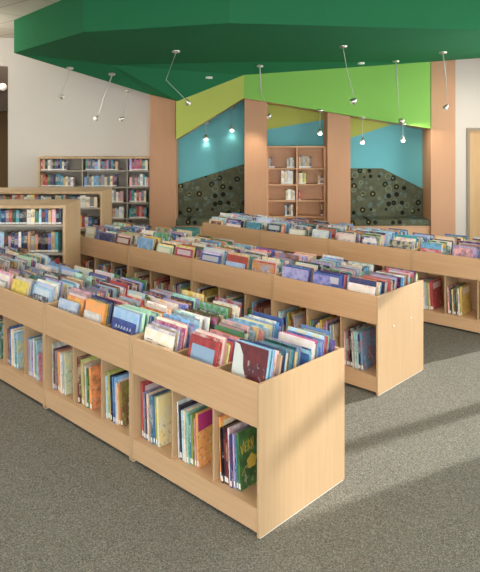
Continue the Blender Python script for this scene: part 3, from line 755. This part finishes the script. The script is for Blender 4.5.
def standing_case(label, xr, yf, depth, width, h, shelves):
    t = thing('bookcase', label, 'bookcase', (xr - width / 2, yf + depth / 2, 0)); cx, cy = t.location.x, t.location.y
    q = lambda a, b, c, d, e, f: (a - cx, b - cx, c - cy, d - cy, e, f)
    xl = xr - width
    bxo('end_panel', q(xr - .03, xr, yf, yf + depth, 0, h), 'case_wood', t, .003); bxo('end_panel', q(xl, xl + .03, yf, yf + depth, 0, h), 'case_wood', t, .003)
    bxo('top_panel', q(xl + .03, xr - .03, yf, yf + depth, h - .035, h - .002), 'case_wood', t, .003)
    bxo('back_panel', q(xl + .03, xr - .03, yf + depth / 2 - .01, yf + depth / 2 + .01, .08, h - .036), 'cream_metal', t, 0)
    bxo('base', q(xl + .03, xr - .03, yf + .02, yf + depth - .02, 0, .08), 'case_wood', t, 0)
    for z in shelves: bxo('shelf', q(xl + .03, xr - .03, yf + .01, yf + depth / 2 - .012, z - .022, z), 'cream_metal', t, .002, 'cream metal shelf')
standing_case('low wood-ended bookcase standing closest behind the front row of book browsers', -1.853, 6.55, .62, 1.4, 1.243, (.17, .45, .735, 1.035))
standing_case('low wood-ended bookcase standing between the first low bookcase and the wall shelves', -1.785, 8.0, .6, 1.9, 1.26, (.17, .47, .765, 1.045))
for s, (z, nm) in enumerate(((1.035, 'top'), (.735, 'second'), (.45, 'third'))):
    shelf_books('%s shelf of the front low bookcase' % nm, -2.62 + .01 * s, -1.9, 6.58, z, .172 if s == 0 else .225, seed=s, group='books in the front low bookcase', hmin=.14 if s == 0 else .17)
    x0 = -3.2 if s == 0 else -2.15
    if s < 2: shelf_books('%s shelf of the second low bookcase' % nm, x0, -1.83, 8.03, (1.045, .765)[s], .17 if s == 0 else .2, seed=s, group='books in the second low bookcase', hmin=.13, tmin=.028, tmax=.05)

# wall bookcase
wx0, wx1, wf = at(38, 0, 10.74).x, at(149.5, 0, 10.74).x + .25, 10.74
t = thing('wall_bookcase', 'long wall bookcase of grey metal shelves beside the first tan pillar', 'bookcase', ((wx0 + wx1) / 2, 10.92, 0)); cx, cy = t.location.x, t.location.y
wx1 = at(150, 0, PF).x - .01
ztop = at(0, 157, wf).z
shz = [at(0, yy, wf).z for yy in (170.5, 186.8, 202.5, 218.5, 234)]
q = lambda a, b, c, d, e, f: (a - cx, b - cx, c - cy, d - cy, e, f)
bxo('top_panel', q(wx0, wx1, wf, WY - .005, ztop - .03, ztop), 'case_wood', t); bxo('back_panel', q(wx0 + .03, wx1, WY - .02, WY - .005, .08, ztop - .031), 'cream_metal', t, 0)
for x in (wx0, at(81.5, 0, wf).x, at(126.5, 0, wf).x, wx1 - .03): bxo('upright', q(x, x + (.03 if x == wx0 else .016), wf + (0 if x == wx0 else .02), WY - .021, 0, ztop - .031), 'case_wood' if x == wx0 else 'cream_metal', t)
xs = [wx0, at(81.5, 0, wf).x, at(126.5, 0, wf).x, wx1 - .03]
for z in shz:
    for a, b in zip(xs, xs[1:]): bxo('shelf', q(a + (.031 if a == wx0 else .017), b - .001, wf + .004, WY - .021, z - .018, z), 'cream_metal', t, .002)
X = lambda px: at(px, 0, wf).x
runs = [[(40, 67), (85, 118), (129, 149)], [(40, 76), (83.5, 118), (129, 149)], [(109, 125), (129, 149)], [(112, 125), (129, 149)]]
for s, row in enumerate(runs):
    for j, (a, b) in enumerate(row):
        nm = ('first', 'second', 'third')[j + (3 - len(row))]
        shelf_books('%s shelf, %s bay, wall bookcase' % (('top', 'second', 'third', 'fourth')[s], nm), X(a), X(b) - .01, wf + .03, shz[s], .215, seed=s * 7 + j, group='books in the wall bookcase', hmin=.15, tmin=.03, tmax=.052,
                    pal=(['blue', 'navy blue', 'sky blue', 'white', 'grey', 'red', 'cream'] if (s, j) == (1, 1) else ['pink', 'white', 'red', 'grey', 'pale blue', 'lilac', 'cream', 'teal', 'magenta'] if j == len(row) - 1 else None))

# tall nook bookcase between second and third pillars
nf = 10.8
nx0, nx1 = at(267, 0, PF).x + .004, at(327.5, 0, PF).x - .004
ztn = at(0, 146, nf).z
t = thing('nook_bookcase', 'tall maple bookcase with few books built between two tan pillars', 'bookcase', ((nx0 + nx1) / 2, 10.95, 0)); cx, cy = t.location.x, t.location.y
bxo('top_panel', q(nx0, nx1, nf, WY - .016, ztn - .03, ztn), 'nook_wood', t)
bxo('back_panel', q(nx0, nx1, WY - .03, WY - .016, 0, ztn - .031), 'nook_wood', t, 0)
nm_ = at(297, 0, nf).x
for x in (nx0, nm_ - .015, nx1 - .03): bxo('upright', q(x, x + .03, nf, WY - .031, 0, ztn - .031), 'nook_wood', t)
nsh = [at(0, yy, nf).z for yy in (168, 184.2, 200.3, 216.5, 232)]
for z in nsh:
    for a, b in ((nx0 + .031, nm_ - .016), (nm_ + .016, nx1 - .031)): bxo('shelf', q(a, b, nf + .004, WY - .031, z - .025, z), 'nook_wood', t, .002)
N = lambda px: at(px, 0, nf).x
PALE = ['white', 'cream', 'grey', 'tan', 'white', 'pale blue']
for s, side, a, b, pal, hm in ((0, 'near', 268.5, 275, ['tan', 'grey', 'green', 'brown'], .2), (0, 'inner', 287, 295.5, ['grey', 'white', 'tan'], .19), (0, 'outer', 298.8, 312, ['grey', 'teal', 'tan', 'charcoal'], .22),
                           (1, 'inner', 281.5, 295.5, ['white', 'white', 'cream'], .25), (1, 'outer', 298.8, 307, ['cream', 'yellow', 'lime'], .22), (1, 'far', 318, 325.3, ['grey', 'brown', 'tan'], .16),
                           (2, 'inner', 286, 295.5, PALE, .19), (2, 'outer', 298.8, 303.5, ['red', 'white', 'red'], .18), (3, 'inner', 285, 295.5, PALE + ['charcoal'], .22), (3, 'far', 321, 325.3, ['grey', 'dark red'], .26)):
    shelf_books('%s shelf, %s group, nook bookcase' % (('top', 'second', 'third', 'fourth')[s], side), N(a), N(b), nf + .04, nsh[s], hm, seed=s, group='books in the nook bookcase', hmin=hm - .035, tmin=.026, tmax=.045, pal=pal)

# ------------------------------------------------------------------ light and camera
w = bpy.data.worlds.new('sky'); SC.world = w; w.use_nodes = True
bg = w.node_tree.nodes['Background']; bg.inputs[0].default_value = (.86, .93, 1, 1); bg.inputs[1].default_value = 6.2
s = bpy.data.lights.new('sun', 'SUN'); s.energy = 6.3; s.angle = math.radians(.9); s.color = (1, .97, .92)
so = bpy.data.objects.new('sun', s); COL.objects.link(so)
el = math.radians(20); d = Vector((-.882 * math.cos(el), -.472 * math.cos(el), -math.sin(el)))
so.rotation_euler = d.to_track_quat('-Z', 'Y').to_euler()
def area(x, y, sx, sy, e, col=(1, .93, .84), z=ZC - .03):
    l = bpy.data.lights.new('ceiling_or_fill_lamp', 'AREA'); l.shape = 'RECTANGLE'; l.size = sx; l.size_y = sy; l.energy = e; l.color = col
    o = bpy.data.objects.new('ceiling_or_fill_lamp', l); COL.objects.link(o); o.location = (x, y, z)
for x in (-4.4, -1.5, 1.5, 4.0):
    for y in (-2.2, 1.0, 4.2): area(x, y, 1.2, .6, 16)
area(-4.9, 7.4, 1.2, .6, 30); area(-5.0, 12.4, .5, .5, 20)
def ceiling_fill(x, y, z, e):
    l = bpy.data.lights.new('ceiling_fill', 'AREA'); l.shape = 'RECTANGLE'; l.size = 1.2; l.size_y = .2; l.energy = e; l.color = (1, .94, .86)
    o = bpy.data.objects.new('ceiling_fill', l); COL.objects.link(o); o.location = (x, y, z); o.rotation_euler = (math.pi, 0, 0)
ceiling_fill(-5.0, 9.2, 2.9, 40)  # added fill light outside the view, brightens the ceiling tiles; no real fixture
area(4.5, 9.6, .3, .3, 26, z=3.1)  # extra unseen fill added to lift the white wall by the door

cam = bpy.data.cameras.new('camera'); co = bpy.data.objects.new('camera', cam); COL.objects.link(co)
co.location = (0, 0, CAMZ); co.rotation_euler = (math.pi / 2, 0, 0)
cam.sensor_fit = 'HORIZONTAL'; cam.sensor_width = 36; cam.lens = 36 * FPX / 480
cam.shift_y = -(286 - HOR) / 480; cam.clip_start = .05
SC.camera = co
vs = SC.view_settings
vs.view_transform = 'Standard'; vs.look = 'None'; vs.gamma = 1; vs.exposure = 0.1; vs.use_curve_mapping = False
SC.cycles.use_denoising = True
SC.cycles.max_bounces = 8; SC.cycles.diffuse_bounces = 5
